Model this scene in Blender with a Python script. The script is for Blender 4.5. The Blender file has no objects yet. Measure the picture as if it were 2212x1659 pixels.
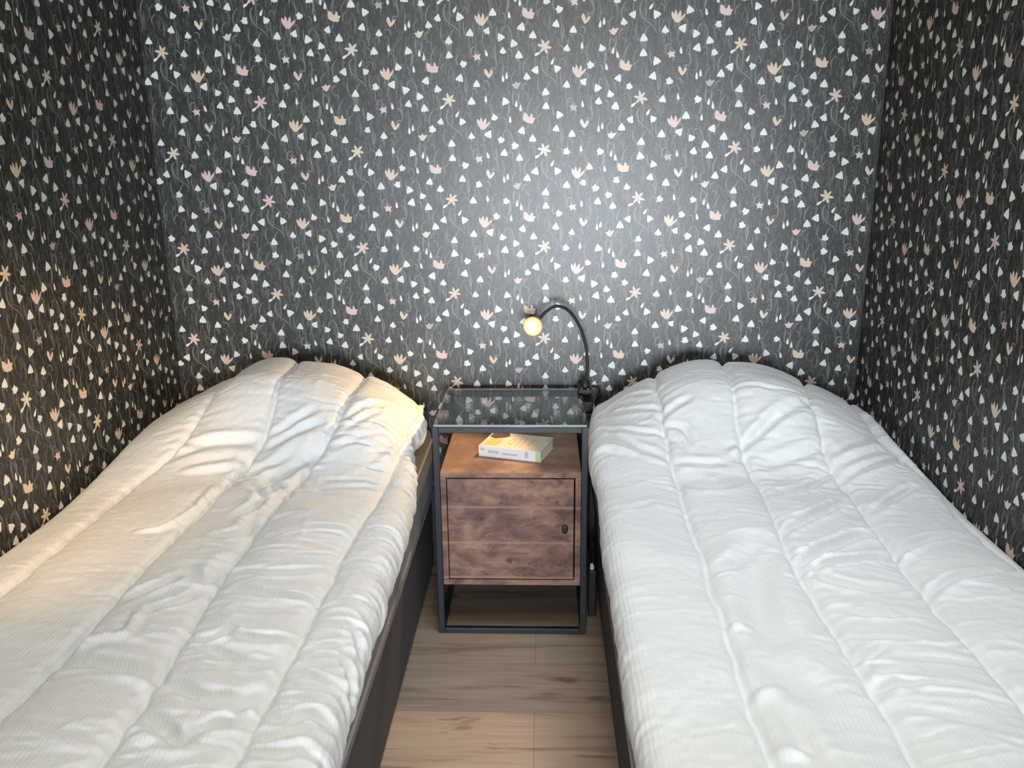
import bpy, math, random
import numpy as np
from mathutils import Vector, Matrix

C = bpy.context.scene.collection
S = bpy.context.scene

# ------------------------------------------------------------------ camera
cam_d = bpy.data.cameras.new('camera')
cam = bpy.data.objects.new('camera', cam_d)
C.objects.link(cam)
FOC = 1837.93
cam_d.sensor_width = 36.0
cam_d.lens = FOC / 2212 * 36.0
cam_d.clip_start = 0.02
th, ya, ro = 0.26868, -0.03818, -0.01059
fw = Vector((math.sin(ya) * math.cos(th), math.cos(ya) * math.cos(th), -math.sin(th)))
rt = Vector((math.cos(ya), -math.sin(ya), 0))
up = rt.cross(fw)
rt, up = math.cos(ro) * rt + math.sin(ro) * up, -math.sin(ro) * rt + math.cos(ro) * up
M = Matrix(((rt.x, up.x, -fw.x, 0.08545), (rt.y, up.y, -fw.y, -2.06034), (rt.z, up.z, -fw.z, 1.27668), (0, 0, 0, 1)))
cam.matrix_world = M
S.camera = cam

# ------------------------------------------------------------------ world, lights, exposure
S.view_settings.view_transform = 'Standard'
S.view_settings.look = 'None'
S.view_settings.gamma = 1.0
S.view_settings.use_curve_mapping = False
S.view_settings.exposure = 0.0

W = bpy.data.worlds.new('world')
S.world = W
W.use_nodes = True
W.node_tree.nodes['Background'].inputs[0].default_value = (0.75, 0.86, 1.0, 1)
W.node_tree.nodes['Background'].inputs[1].default_value = 0.5

def area(name, loc, look, sx, sy, power, col):
    d = bpy.data.lights.new(name, 'AREA')
    d.shape = 'RECTANGLE'; d.size = sx; d.size_y = sy; d.energy = power; d.color = col
    o = bpy.data.objects.new(name, d); C.objects.link(o)
    o.location = loc
    o.rotation_euler = (Vector(look) - Vector(loc)).to_track_quat('-Z', 'Y').to_euler()
    return o

# daylight through the wide window of the room behind the camera, plus added fills without fixtures: cool overhead, warm above, warm left
WIN_X0, WIN_X1, WIN_Z0, WIN_Z1, WALL_F = -0.75, 1.65, 0.03, 1.18, -6.2
area('window_daylight', (0.45, WALL_F - 0.12, 0.605), (0.45, 0, 0.605), 2.34, 1.10, 325, (0.84, 0.92, 1.0))
fill_ = area('overhead_fill', (0.38, -0.72, 2.36), (0.38, -0.72, 0), 0.7, 0.7, 6.9, (0.80, 0.885, 1.0))  # added cool fill from above that brightens the beds, no fixture
fill_.data.spread = math.radians(100)
area('warm_top_fill', (0.12, -1.30, 1.98), (0.12, -1.30, 0), 0.22, 0.22, 4.6, (1.0, 0.82, 0.32))  # added warm fill, tints the upper back wall, no fixture
sd = bpy.data.lights.new('warm_left_fill', 'SPOT'); sd.energy = 75; sd.color = (1.0, 0.62, 0.25)  # added unseen warm spot for the glow on left wall and bed
sd.spot_size = math.radians(38); sd.spot_blend = 0.9; sd.shadow_soft_size = 0.04
so = bpy.data.objects.new('warm_left_fill', sd); C.objects.link(so)
so.location = (-0.36, -1.70, 1.25)
so.rotation_euler = (Vector((-1.01, -0.36, 0.70)) - so.location).to_track_quat('-Z', 'Y').to_euler()

# ------------------------------------------------------------------ helpers
def tag(o, label=None, cat=None, group=None, kind=None):
    if label: o['label'] = label
    if cat: o['category'] = cat
    if group: o['group'] = group
    if kind: o['kind'] = kind
    return o

def empty(name, loc, label, cat, rz=0):
    o = bpy.data.objects.new(name, None); C.objects.link(o)
    o.location = loc; o.rotation_euler = (0, 0, rz)
    o.empty_display_size = 0.05
    return tag(o, label, cat)

class MB:
    """collects verts / faces (with material slot index) for ONE mesh object"""
    def __init__(s): s.v = []; s.f = []; s.m = []
    def poly(s, pts, mi=0):
        b = len(s.v); s.v += [tuple(p) for p in pts]
        s.f.append(tuple(range(b, b + len(pts)))); s.m.append(mi)
    def box(s, lo, hi, mi=0):
        b = len(s.v)
        for z in (lo[2], hi[2]):
            s.v += [(lo[0], lo[1], z), (hi[0], lo[1], z), (hi[0], hi[1], z), (lo[0], hi[1], z)]
        for q in ((3, 2, 1, 0), (4, 5, 6, 7), (0, 1, 5, 4), (1, 2, 6, 5), (2, 3, 7, 6), (3, 0, 4, 7)):
            s.f.append(tuple(b + i for i in q)); s.m.append(mi)
    def tube(s, path, rad, n=12, mi=0, cap=True):
        path = [Vector(p) for p in path]
        rads = rad if isinstance(rad, (list, tuple)) else [rad] * len(path)
        b = len(s.v); u = None
        for i, p in enumerate(path):
            t = (path[min(i + 1, len(path) - 1)] - path[max(i - 1, 0)]).normalized()
            if u is None:
                u = t.orthogonal().normalized()
            else:
                u = (u - t * u.dot(t)).normalized()
            w = t.cross(u)
            for k in range(n):
                a = 2 * math.pi * k / n
                s.v.append(tuple(p + rads[i] * (math.cos(a) * u + math.sin(a) * w)))
        for i in range(len(path) - 1):
            for k in range(n):
                s.f.append((b + i * n + k, b + i * n + (k + 1) % n, b + (i + 1) * n + (k + 1) % n, b + (i + 1) * n + k)); s.m.append(mi)
        if cap:
            s.f.append(tuple(b + k for k in range(n))[::-1]); s.m.append(mi)
            e = b + (len(path) - 1) * n
            s.f.append(tuple(e + k for k in range(n))); s.m.append(mi)
    def build(s, name, mats, parent=None, smooth=False, bevel=0, seg=2, label=None):
        me = bpy.data.meshes.new(name)
        me.from_pydata(s.v, [], s.f)
        for m in (mats if isinstance(mats, (list, tuple)) else [mats]): me.materials.append(m)
        me.polygons.foreach_set('material_index', s.m)
        if smooth: me.polygons.foreach_set('use_smooth', [True] * len(s.f))
        me.update()
        o = bpy.data.objects.new(name, me); C.objects.link(o)
        if parent: o.parent = parent
        if bevel:
            md = o.modifiers.new('bevel', 'BEVEL'); md.width = bevel; md.segments = seg
            md.limit_method = 'ANGLE'; md.angle_limit = math.radians(40)
        if label: o['label'] = label
        return o

def spline(pts, n):
    """Catmull-Rom through pts, n samples"""
    P = [np.array(p, float) for p in pts]
    P = [2 * P[0] - P[1]] + P + [2 * P[-1] - P[-2]]
    out = []
    k = len(P) - 3
    for i in range(n):
        x = i / (n - 1) * k; j = min(int(x), k - 1); t = x - j
        a, b, c, d = P[j:j + 4]
        out.append(0.5 * (2 * b + (c - a) * t + (2 * a - 5 * b + 4 * c - d) * t * t + (3 * b - a - 3 * c + d) * t ** 3))
    return out

# ------------------------------------------------------------------ materials
def mat(name, col, rough=0.6, metal=0.0, spec=0.5, **kw):
    m = bpy.data.materials.new(name); m.use_nodes = True
    b = m.node_tree.nodes['Principled BSDF']
    b.inputs['Base Color'].default_value = (*col, 1)
    b.inputs['Roughness'].default_value = rough
    b.inputs['Metallic'].default_value = metal
    b.inputs['Specular IOR Level'].default_value = spec
    for k, v in kw.items(): b.inputs[k].default_value = v
    return m
def nt(m): return m.node_tree.nodes, m.node_tree.links, m.node_tree.nodes['Principled BSDF']
def coord(m, scale=(1, 1, 1), src='Object'):
    n, l, b = nt(m)
    tc = n.new('ShaderNodeTexCoord'); mp = n.new('ShaderNodeMapping')
    mp.inputs['Scale'].default_value = scale
    l.new(tc.outputs[src], mp.inputs[0]); return mp.outputs[0]
def noise(m, vec, scale, detail=4, rough=0.6, dist=0):
    n, l, b = nt(m); t = n.new('ShaderNodeTexNoise')
    t.inputs['Scale'].default_value = scale; t.inputs['Detail'].default_value = detail
    t.inputs['Roughness'].default_value = rough; t.inputs['Distortion'].default_value = dist
    l.new(vec, t.inputs['Vector']); return t.outputs[0]
def ramp(m, fac, stops):
    n, l, b = nt(m); r = n.new('ShaderNodeValToRGB')
    e = r.color_ramp.elements
    e[0].position, e[0].color = stops[0][0], (*stops[0][1], 1)
    e[1].position, e[1].color = stops[-1][0], (*stops[-1][1], 1)
    for p, c in stops[1:-1]:
        x = e.new(p); x.color = (*c, 1)
    l.new(fac, r.inputs[0]); return r.outputs[0]
def mix(m, fac, a, bb, mode='MIX'):
    n, l, b = nt(m); x = n.new('ShaderNodeMix'); x.data_type = 'RGBA'; x.blend_type = mode
    for sock, v in ((x.inputs[0], fac), (x.inputs[6], a), (x.inputs[7], bb)):
        if isinstance(v, (int, float)): sock.default_value = v
        elif isinstance(v, tuple): sock.default_value = (*v, 1)
        else: l.new(v, sock)
    return x.outputs[2]
def bump(m, h, strength=0.2, dist=0.01, prev=None):
    n, l, b = nt(m); x = n.new('ShaderNodeBump')
    x.inputs['Strength'].default_value = strength; x.inputs['Distance'].default_value = dist
    l.new(h, x.inputs['Height'])
    if prev is not None: l.new(prev, x.inputs['Normal'])
    l.new(x.outputs[0], b.inputs['Normal']); return x.outputs[0]

GLOSS, WP_R = 0.068, 0.35
def paper_bsdf(m, col=None, sock=None):
    # matt printed paper with a faint even satin over ground and ink alike
    n = m.node_tree.nodes; l = m.node_tree.links
    n.remove(n['Principled BSDF'])
    d = n.new('ShaderNodeBsdfDiffuse'); g = n.new('ShaderNodeBsdfGlossy'); x = n.new('ShaderNodeMixShader')
    g.inputs['Roughness'].default_value = WP_R; x.inputs[0].default_value = GLOSS
    if sock is not None: l.new(sock, d.inputs[0])
    else: d.inputs[0].default_value = (*col, 1)
    tc = n.new('ShaderNodeTexCoord'); t = n.new('ShaderNodeTexNoise'); t.inputs['Scale'].default_value = 420
    b = n.new('ShaderNodeBump'); b.inputs['Strength'].default_value = 0.12; b.inputs['Distance'].default_value = 0.002
    l.new(tc.outputs['Object'], t.inputs['Vector']); l.new(t.outputs[0], b.inputs['Height'])
    l.new(b.outputs[0], d.inputs['Normal']); l.new(b.outputs[0], g.inputs['Normal'])
    l.new(d.outputs[0], x.inputs[1]); l.new(g.outputs[0], x.inputs[2])
    l.new(x.outputs[0], n['Material Output'].inputs[0])
def paper(name, col):
    m = mat(name, col); paper_bsdf(m, col); return m
wp_base = mat('wallpaper_ground', (0.03, 0.032, 0.032))
f = noise(wp_base, coord(wp_base, (150, 150, 42)), 1.0, 4, 0.65, 1.6)
c1 = ramp(wp_base, f, [(0.38, (0.008, 0.009, 0.008)), (0.54, (0.022, 0.023, 0.020)), (0.70, (0.095, 0.097, 0.09))])
f2 = noise(wp_base, coord(wp_base, (70, 70, 22)), 1.0, 3, 0.5, 2.5)
c1 = mix(wp_base, ramp(wp_base, f2, [(0.52, (0, 0, 0)), (0.68, (0.6, 0.6, 0.6))]), c1, (0.10, 0.103, 0.097))
paper_bsdf(wp_base, sock=c1)
INK = [wp_base,
       paper('ink_white', (0.76, 0.77, 0.73)), paper('ink_mint', (0.66, 0.75, 0.70)), paper('ink_peach', (0.70, 0.55, 0.43)),
       paper('ink_pink', (0.70, 0.53, 0.49)), paper('ink_cream', (0.68, 0.63, 0.50)), paper('ink_dim', (0.45, 0.40, 0.35)),
       paper('ink_grass_light', (0.165, 0.168, 0.158)), paper('ink_grass_dark', (0.085, 0.088, 0.082))]

# oak laminate, planks running left to right
m_floor = mat('oak_laminate', (0.3, 0.24, 0.19), 0.42, 0, 0.4)
n, l, b = nt(m_floor)
vv = coord(m_floor)
br = n.new('ShaderNodeTexBrick')
br.inputs['Scale'].default_value = 1.0; br.inputs['Brick Width'].default_value = 1.28; br.inputs['Row Height'].default_value = 0.194
br.inputs['Mortar Size'].default_value = 0.0012; br.inputs['Mortar Smooth'].default_value = 0.2; br.offset = 0.5
br.inputs['Color1'].default_value = (0.86, 0.86, 0.86, 1); br.inputs['Color2'].default_value = (1.06, 1.03, 1.0, 1); br.inputs['Mortar'].default_value = (0.68, 0.65, 0.63, 1)
mp = n.new('ShaderNodeMapping'); mp.inputs['Location'].default_value = (0.576, 0.141, 0); l.new(vv, mp.inputs[0]); l.new(mp.outputs[0], br.inputs['Vector'])
g = noise(m_floor, coord(m_floor, (2.2, 26, 1)), 1.0, 6, 0.62, 0.9)
cg = ramp(m_floor, g, [(0.3, (0.27, 0.19, 0.14)), (0.47, (0.47, 0.36, 0.285)), (0.7, (0.57, 0.455, 0.37))])
kn = noise(m_floor, coord(m_floor, (3.5, 15, 1)), 1.0, 3, 0.5, 1.2)
cg = mix(m_floor, ramp(m_floor, kn, [(0.62, (0, 0, 0)), (0.72, (0.75, 0.75, 0.75))]), cg, (0.17, 0.11, 0.07))
cg = mix(m_floor, 1.0, cg, br.outputs[0], 'MULTIPLY')
l.new(cg, b.inputs['Base Color'])
bump(m_floor, g, 0.06, 0.004)

m_ceil = mat('white_ceiling_paint', (0.72, 0.71, 0.68), 0.8)
m_plain = mat('plain_wall_paint', (0.30, 0.29, 0.27), 0.8)
m_white_frame = mat('white_window_paint', (0.75, 0.75, 0.73), 0.4)

def fabric(name, col, stripe=0.0):
    m = mat(name, col, 0.85, 0, 0.25)
    n, l, b = nt(m)
    b.inputs['Sheen Weight'].default_value = 0.15
    f = noise(m, coord(m), 900, 2)
    h = f
    if stripe:
        wv = n.new('ShaderNodeTexWave'); wv.wave_type = 'BANDS'; wv.bands_direction = 'X'
        wv.inputs['Scale'].default_value = 44.0; wv.inputs['Distortion'].default_value = 1.4
        wv.inputs['Detail'].default_value = 2.0; wv.inputs['Detail Scale'].default_value = 3.0
        l.new(coord(m, (1, 0.25, 0.2)), wv.inputs['Vector'])
        p = bump(m, wv.outputs[1], stripe, 0.0022)
        p = bump(m, noise(m, coord(m, (1, 1, 1)), 130, 3, 0.6), 0.22, 0.003, p)
        bump(m, f, 0.15, 0.001, p)
    else:
        bump(m, f, 0.3, 0.001)
    return m
m_duvet = fabric('white_seersucker_cotton', (0.79, 0.80, 0.81), 0.15)
m_pillow = fabric('white_pillow_cotton', (0.78, 0.77, 0.78))
m_matt = fabric('mattress_ticking', (0.075, 0.066, 0.068))
m_pipe = fabric('mattress_piping', (0.34, 0.30, 0.30))
m_base = mat('charcoal_upholstery', (0.105, 0.10, 0.108), 0.9, 0, 0.2)
bump(m_base, noise(m_base, coord(m_base), 700, 2), 0.35, 0.002)

def metal(name, col):
    m = mat(name, col, 0.42, 0.0, 0.55)
    bump(m, noise(m, coord(m), 600, 2), 0.06, 0.001); return m
m_metal = metal('slate_powder_coat', (0.017, 0.021, 0.029))
m_black = metal('matte_black_plastic', (0.008, 0.008, 0.010))
m_chrome = mat('bright_screw', (0.85, 0.85, 0.85), 0.15, 1.0)

m_wood = mat('rustic_brown_board', (0.1, 0.05, 0.03), 0.5, 0, 0.4)
n, l, b = nt(m_wood)
a1 = noise(m_wood, coord(m_wood, (13, 13, 27)), 1.0, 8, 0.72, 0.5)
c_ = ramp(m_wood, a1, [(0.28, (0.060, 0.034, 0.032)), (0.44, (0.22, 0.118, 0.096)), (0.58, (0.38, 0.215, 0.160)), (0.74, (0.52, 0.335, 0.24))])
a2 = noise(m_wood, coord(m_wood, (7, 7, 8)), 1.0, 3, 0.6, 0.4)
c_ = mix(m_wood, ramp(m_wood, a2, [(0.36, (0.62, 0.62, 0.62)), (0.56, (0, 0, 0))]), c_, (0.075, 0.048, 0.052))
a3 = noise(m_wood, coord(m_wood, (26, 26, 34)), 1.0, 2, 0.5, 0.3)
c_ = mix(m_wood, ramp(m_wood, a3, [(0.25, (0.75, 0.75, 0.75)), (0.33, (0, 0, 0))]), c_, (0.05, 0.030, 0.028))
wv = n.new('ShaderNodeTexWave'); wv.wave_type = 'BANDS'; wv.bands_direction = 'Z'
wv.inputs['Scale'].default_value = 3.1; wv.inputs['Distortion'].default_value = 0.35; wv.inputs['Phase Offset'].default_value = 5.34
l.new(coord(m_wood), wv.inputs['Vector'])
c_ = mix(m_wood, ramp(m_wood, wv.outputs[1], [(0.978, (0, 0, 0)), (0.998, (0.6, 0.6, 0.6))]), c_, (0.42, 0.26, 0.18))
l.new(c_, b.inputs['Base Color'])
bump(m_wood, a1, 0.12, 0.003)

m_glass = bpy.data.materials.new('clear_tempered_glass'); m_glass.use_nodes = True
n = m_glass.node_tree.nodes; l = m_glass.node_tree.links
n.remove(n['Principled BSDF'])
tr = n.new('ShaderNodeBsdfTransparent'); tr.inputs[0].default_value = (0.92, 0.955, 0.95, 1)
gl = n.new('ShaderNodeBsdfGlossy'); gl.inputs['Roughness'].default_value = 0.02
fr = n.new('ShaderNodeFresnel'); ge = n.new('ShaderNodeNewGeometry'); mr = n.new('ShaderNodeMapRange')
mr.inputs['To Min'].default_value = 1.6; mr.inputs['To Max'].default_value = 1 / 1.6     # same reflectance entering and leaving the pane
l.new(ge.outputs['Backfacing'], mr.inputs['Value']); l.new(mr.outputs[0], fr.inputs[0])
mx = n.new('ShaderNodeMixShader')
l.new(fr.outputs[0], mx.inputs[0]); l.new(tr.outputs[0], mx.inputs[1]); l.new(gl.outputs[0], mx.inputs[2]); l.new(mx.outputs[0], n['Material Output'].inputs[0])
m_edge = mat('ground_glass_edge', (0.30, 0.35, 0.34), 0.25, 0, 0.8)

def emis(name, col, st):
    m = bpy.data.materials.new(name); m.use_nodes = True
    b = m.node_tree.nodes['Principled BSDF']
    b.inputs['Base Color'].default_value = (*col, 1)
    b.inputs['Emission Color'].default_value = (*col, 1); b.inputs['Emission Strength'].default_value = st
    b.inputs['Roughness'].default_value = 0.5
    return m
m_bulb = emis('lit_lamp_lens', (1.0, 0.93, 0.80), 14.0)
m_diff = emis('amber_lamp_diffuser', (1.0, 0.58, 0.24), 0.5)
m_paper = mat('book_pages', (0.72, 0.70, 0.62), 0.8)
m_cover = mat('pale_peach_book_cover', (0.76, 0.64, 0.55), 0.35)
m_spine = mat('white_book_spine', (0.86, 0.86, 0.88), 0.35)
m_green = mat('pale_green_book_print', (0.52, 0.64, 0.36), 0.35)
m_grey = mat('grey_book_print', (0.45, 0.46, 0.52), 0.4)
m_tan = mat('tan_book_print', (0.60, 0.45, 0.34), 0.4)
m_hair = mat('dark_book_print', (0.10, 0.08, 0.08), 0.4)
m_gold = mat('golden_book_print', (0.72, 0.50, 0.22), 0.4)

# ------------------------------------------------------------------ room shell
XL, XR, YB, HC = -1.0135, 1.0040, 0.390, 2.40
PX, PZ = 0.2615, 0.267
BELLS = [(0.0036, -0.1146), (0.0039, 0.1146), (0.04, 0.0931), (-0.1128, -0.0077), (-0.0824, 0.0102), (-0.0685, -0.0203), (0.0609, -0.0043), (-0.1084, 0.128), (-0.0248, -0.057), (-0.049, -0.075), (0.0341, -0.056), (0.1241, -0.0469), (0.0318, 0.0569), (-0.0622, 0.0507), (-0.0319, 0.0301), (0.0766, 0.0407), (0.0608, -0.0958), (0.1078, -0.0905), (-0.1192, 0.0274)]
BROT = [0, 5, 25, -10, 20, -5, 0, 15, -25, 0, 30, 10, -10, -20, 5, 0, -5, -35, 30]
DROPS = [(-0.0774, 0.1218, 0), (-0.0659, 0.111, 5), (0.1039, 0.1198, 10), (0.1006, 0.0021, 5), (0.0219, -0.0369, -28), (-0.113, -0.0791, 0), (-0.1029, -0.072, -2), (-0.0947, 0.0811, 8), (-0.0184, -0.0172, -58)]

def rot(pts, a, s, ox, oz):
    a = math.radians(a); c, q = math.cos(a) * s, math.sin(a) * s
    return [(ox + x * c - z * q, oz + x * q + z * c) for x, z in pts]
# outlines in millimetres, z up
BELL = [(-9.5, -6.2), (-6.5, -8), (-3.5, -6.8), (0, -8.8), (3.5, -6.8), (6.5, -8), (9.5, -6.2), (7.4, 0.5), (4, 5.2), (1, 9.8), (-1, 9.8), (-4, 5.2), (-7.4, 0.5)]
BELL2 = [(-8.8, -3.6), (-6.0, -6.8), (-2.5, -6.2), (0, -9.6), (2.5, -6.2), (6, -7.0), (9.2, -3.2), (6.0, 1.5), (2.6, 5.4), (0.6, 9.6), (-0.8, 9.6), (-3.4, 5.6), (-6.4, 1.6)]
BELL3 = [(-8.6, -6.6), (-4.5, -5.6), (-1.5, -8.2), (4, -6.2), (8.6, -4.4), (9.2, 1.0), (5.2, 3.4), (2.2, 9.0), (0.4, 9.2), (-3, 6.2), (-7.4, 5.2), (-6.0, -1)]
DROP = [(-2.6, -6.5), (0, -8.6), (2.6, -6.5), (3.3, -3), (2.4, 2.5), (0.2, 8.8), (-2.2, 2.5), (-3.3, -3)]
PETAL = [(-2.4, 3), (-3.7, 9), (-2.8, 14.5), (-0.4, 19), (0.9, 18.6), (2.9, 14), (3.6, 9), (2.4, 3)]
LOTUS = [[(-5, -15), (2, -17.5), (9, -12), (12, -4), (6, -2), (0, 2), (-7, 0), (-13, 1), (-10.5, -8)],
         [(-15.5, 9), (-16, 1), (-12, -8), (-6, -10), (-7, 0), (-11, 6)],
         [(-9.5, 0), (-8, 9), (-6, 13.5), (-2.5, 8), (-1, 0), (-3, -6)],
         [(0, -2), (1.5, 6), (5.5, 13), (8, 8), (8.5, 0), (5, -6)],
         [(6, -8), (9, -3), (13, 2), (20, 6.5), (17, -1), (13, -7), (9, -11)]]
CROWN = [[(-13, 12.5), (-14.5, 3), (-13, -7), (-4, -11.5), (8, -13), (13.5, -11), (14, -5), (17.5, 2), (11, 1.5), (9, 10), (6, 12), (3, 3), (-2, 4), (-6, 10)]]
STARLET = [[(-13, 5), (-6, 3), (-3, 11), (1, 4.5), (12, 6.5), (7, 0), (10, -9), (2, -6), (-7, -10), (-6, -3)]]
CUP = [[(-14, 3), (-7, 2), (-2, 9), (2, 4), (13, 7), (8, -2), (2, -11), (-6, -9), (-10, -3)]]
VTUL = [[(-11, 10), (-11.5, 2), (-6, -7), (-1, -13), (4, -8), (1, -1), (-3, 7), (-7, 13)], [(-1, -13), (6, -8), (11, 1), (11.5, 8.5), (5.5, 5), (2.5, -2)]]

def arc_strip(mb, put, pts, w, mi, off):
    P = spline(pts, max(5, 3 * (len(pts) - 1) + 1)); n = len(P)
    L, R = [], []
    for i, p in enumerate(P):
        t = P[min(i + 1, n - 1)] - P[max(i - 1, 0)]; t = t / (np.hypot(*t) + 1e-9)
        u = i / (n - 1); ww = w * (0.25 + 0.75 * math.sin(math.pi * min(1, 0.08 + u * 0.9)))
        L.append((p[0] - t[1] * ww, p[1] + t[0] * ww)); R.append((p[0] + t[1] * ww, p[1] - t[0] * ww))
    b = len(mb.v)
    for a, c in zip(L, R):
        mb.v.append(put(a[0], a[1], off)); mb.v.append(put(c[0], c[1], off))
    for i in range(n - 1):
        mb.f.append((b + 2 * i, b + 2 * i + 1, b + 2 * i + 3, b + 2 * i + 2)); mb.m.append(mi)

rg = random.Random(7)
GRASS = []
for i in range(135):
    x, z = rg.uniform(-PX / 2, PX / 2), rg.uniform(-PZ / 2, PZ / 2)
    h = rg.uniform(0.025, 0.06); s = rg.choice((-1, 1)); k = rg.random()
    if k < 0.45:
        pts = [(0, 0), (s * 0.004, h * 0.5), (s * 0.002, h)]
    elif k < 0.75:
        pts = [(0, 0), (-s * 0.003, h * 0.4), (s * 0.002, h * 0.75), (s * 0.012, h)]
    else:
        pts = [(0, 0), (s * 0.001, h * 0.45), (s * 0.007, h * 0.62), (s * 0.014, h * 0.55)]
    GRASS.append(([(x + a, z + c) for a, c in pts], rg.uniform(0.0007, 0.0015), 7 if rg.random() < 0.45 else 8))
GRASS.append(([(-.0035, -.024), (-.0075, -.035), (-.008, -.047), (-.003, -.061), (.010, -.074)], .0017, 7))
GRASS.append(([(.002, -.068), (.014, -.076), (.028, -.087), (.038, -.105)], .0012, 7))
GRASS.append(([(.0, -.046), (.004, -.058), (.012, -.066), (.022, -.072), (.034, -.078)], .0008, 8))
for (bx, bz), r_ in list(zip(BELLS, BROT))[::2]:
    s = 1 if r_ >= 0 else -1
    GRASS.append(([(bx, bz - .008), (bx + s * .002, bz - .022), (bx - s * .001, bz - .04)], .0009, 8))

def paper_motifs(mb, put, u0, u1, z0, z1, ou, oz, seed):
    R = random.Random(seed)
    E = 0.0165
    def ok(u, z, e=E): return u0 + e < u < u1 - e and z0 + e < z < z1 - e
    i0, i1 = int((u0 - ou) / PX) - 1, int((u1 - ou) / PX) + 2
    j0, j1 = int((z0 - oz) / PZ) - 1, int((z1 - oz) / PZ) + 2
    def flat(pts, mi, off): mb.poly([put(a, c, off) for a, c in pts], mi)
    for i in range(i0, i1):
        for j in range(j0, j1):
            cu, cz = ou + i * PX, oz + j * PZ + (i % 2) * PZ / 2
            for gi, (pts, w, mi) in enumerate(GRASS):
                q = [(cu + a, cz + c) for a, c in pts]
                if all(ok(a, c, 0.003) for a, c in q): arc_strip(mb, put, q, w * 1.45, mi, 0.00015 + 0.000002 * gi)
            if ok(cu, cz):
                col = R.choice((3, 3, 4, 5))
                for k in range(6):
                    a = 18 + 60 * k + R.uniform(-5, 5)
                    flat(rot(PETAL, a, 0.001 * R.uniform(0.94, 1.08), cu, cz), col, 0.0006 + 0.00003 * k)
                flat(rot([(4.5 * math.cos(t), 4.5 * math.sin(t)) for t in np.arange(0, 6.28, 0.7)], 0, 0.001, cu, cz), col, 0.00085)
            for kind, shp, (a, c), cols in (('lotus', LOTUS, (.0919, -.0608), (3, 3, 4)), ('crown', CROWN, (-.0437, .0844), (4, 4, 3)), ('starlet', STARLET, (.0785, .1104), (6, 5, 4)),
                                            ('cup', CUP, (-.076, -.0959), (5, 6, 4)), ('tulip', VTUL, (.1096, .0681), (5, 3))):
                x, z = cu + a, cz + c
                if ok(x, z):
                    col = R.choice(cols); t = R.uniform(-8, 8)
                    for n_, q in enumerate(shp): flat(rot(q, t, 0.001 * (1.08 if kind in ('lotus', 'crown') else 1.0), x, z), col, 0.0006 + 0.00006 * n_)
            for (a, c), r_ in zip(BELLS, BROT):
                x, z = cu + a + R.uniform(-.0012, .0012), cz + c + R.uniform(-.0012, .0012)
                if ok(x, z, 0.007): 
                    q = rot(R.choice((BELL, BELL, BELL, BELL2, BELL3)), r_ + R.uniform(-10, 10), 0.001 * R.uniform(1.02, 1.18), x, z)
                    q = [(min(max(p[0], u0), u1), p[1]) for p in q]
                    flat(q, 1 if R.random() < .88 else 2, 0.0006)
            for a, c, r_ in DROPS:
                x, z = cu + a, cz + c
                if ok(x, z, 0.009): flat(rot(DROP, r_ + R.uniform(-6, 6), 0.00112, x, z), 1, 0.0009)

def struct(o): return tag(o, kind='structure')
T = 0.10
RXL, RXR, YA = -2.3, 2.5, -1.95      # the alcove opens into a wider room at YA
mb = MB(); mb.box((XL - T, YB, 0), (XR + T, YB + T, HC))
paper_motifs(mb, lambda u, z, d: (u, YB - d, z), XL, XR, 0.35, HC, 0.089, 1.276, 1)
struct(mb.build('wall_back', INK))
mb = MB(); mb.box((XL - T, YA, 0), (XL, YB, HC)); mb.box((RXL - T, YA, 0), (XL - T, YA + T, HC)); mb.box((RXL - T, WALL_F, 0), (RXL, YA, HC))
paper_motifs(mb, lambda u, z, d: (XL + d, u, z), YA, YB, 0.35, HC, 0.16, 1.31, 2)
struct(mb.build('wall_left', INK))
mb = MB(); mb.box((XR, YA, 0), (XR + T, YB, HC)); mb.box((XR + T, YA, 0), (RXR + T, YA + T, HC)); mb.box((RXR, WALL_F, 0), (RXR + T, YA, HC))
paper_motifs(mb, lambda u, z, d: (XR - d, -u, z), -YB, -YA, 0.35, HC, 0.02, 1.22, 3)
struct(mb.build('wall_right', INK))
mb = MB()
mb.box((RXL - T, WALL_F - T, 0), (WIN_X0, WALL_F, HC)); mb.box((WIN_X1, WALL_F - T, 0), (RXR + T, WALL_F, HC))
mb.box((WIN_X0, WALL_F - T, 0), (WIN_X1, WALL_F, WIN_Z0)); mb.box((WIN_X0, WALL_F - T, WIN_Z1), (WIN_X1, WALL_F, HC))
struct(mb.build('wall_front', m_plain))
mb = MB(); e = 0.05
mb.box((WIN_X0, WALL_F - 0.08, WIN_Z0), (WIN_X0 + e, WALL_F - 0.02, WIN_Z1)); mb.box((WIN_X1 - e, WALL_F - 0.08, WIN_Z0), (WIN_X1, WALL_F - 0.02, WIN_Z1))
mb.box((WIN_X0 + e, WALL_F - 0.08, WIN_Z0), (WIN_X1 - e, WALL_F - 0.02, WIN_Z0 + e)); mb.box((WIN_X0 + e, WALL_F - 0.08, WIN_Z1 - e), (WIN_X1 - e, WALL_F - 0.02, WIN_Z1))
struct(mb.build('window_1', m_white_frame))
mb = MB(); mb.box((RXL - T, WALL_F - T, -0.1), (RXR + T, YB + T, 0)); struct(mb.build('floor', m_floor))
mb = MB(); mb.box((RXL - T, WALL_F - T, HC), (RXR + T, YB + T, HC + 0.1)); struct(mb.build('ceiling', m_ceil))

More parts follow.
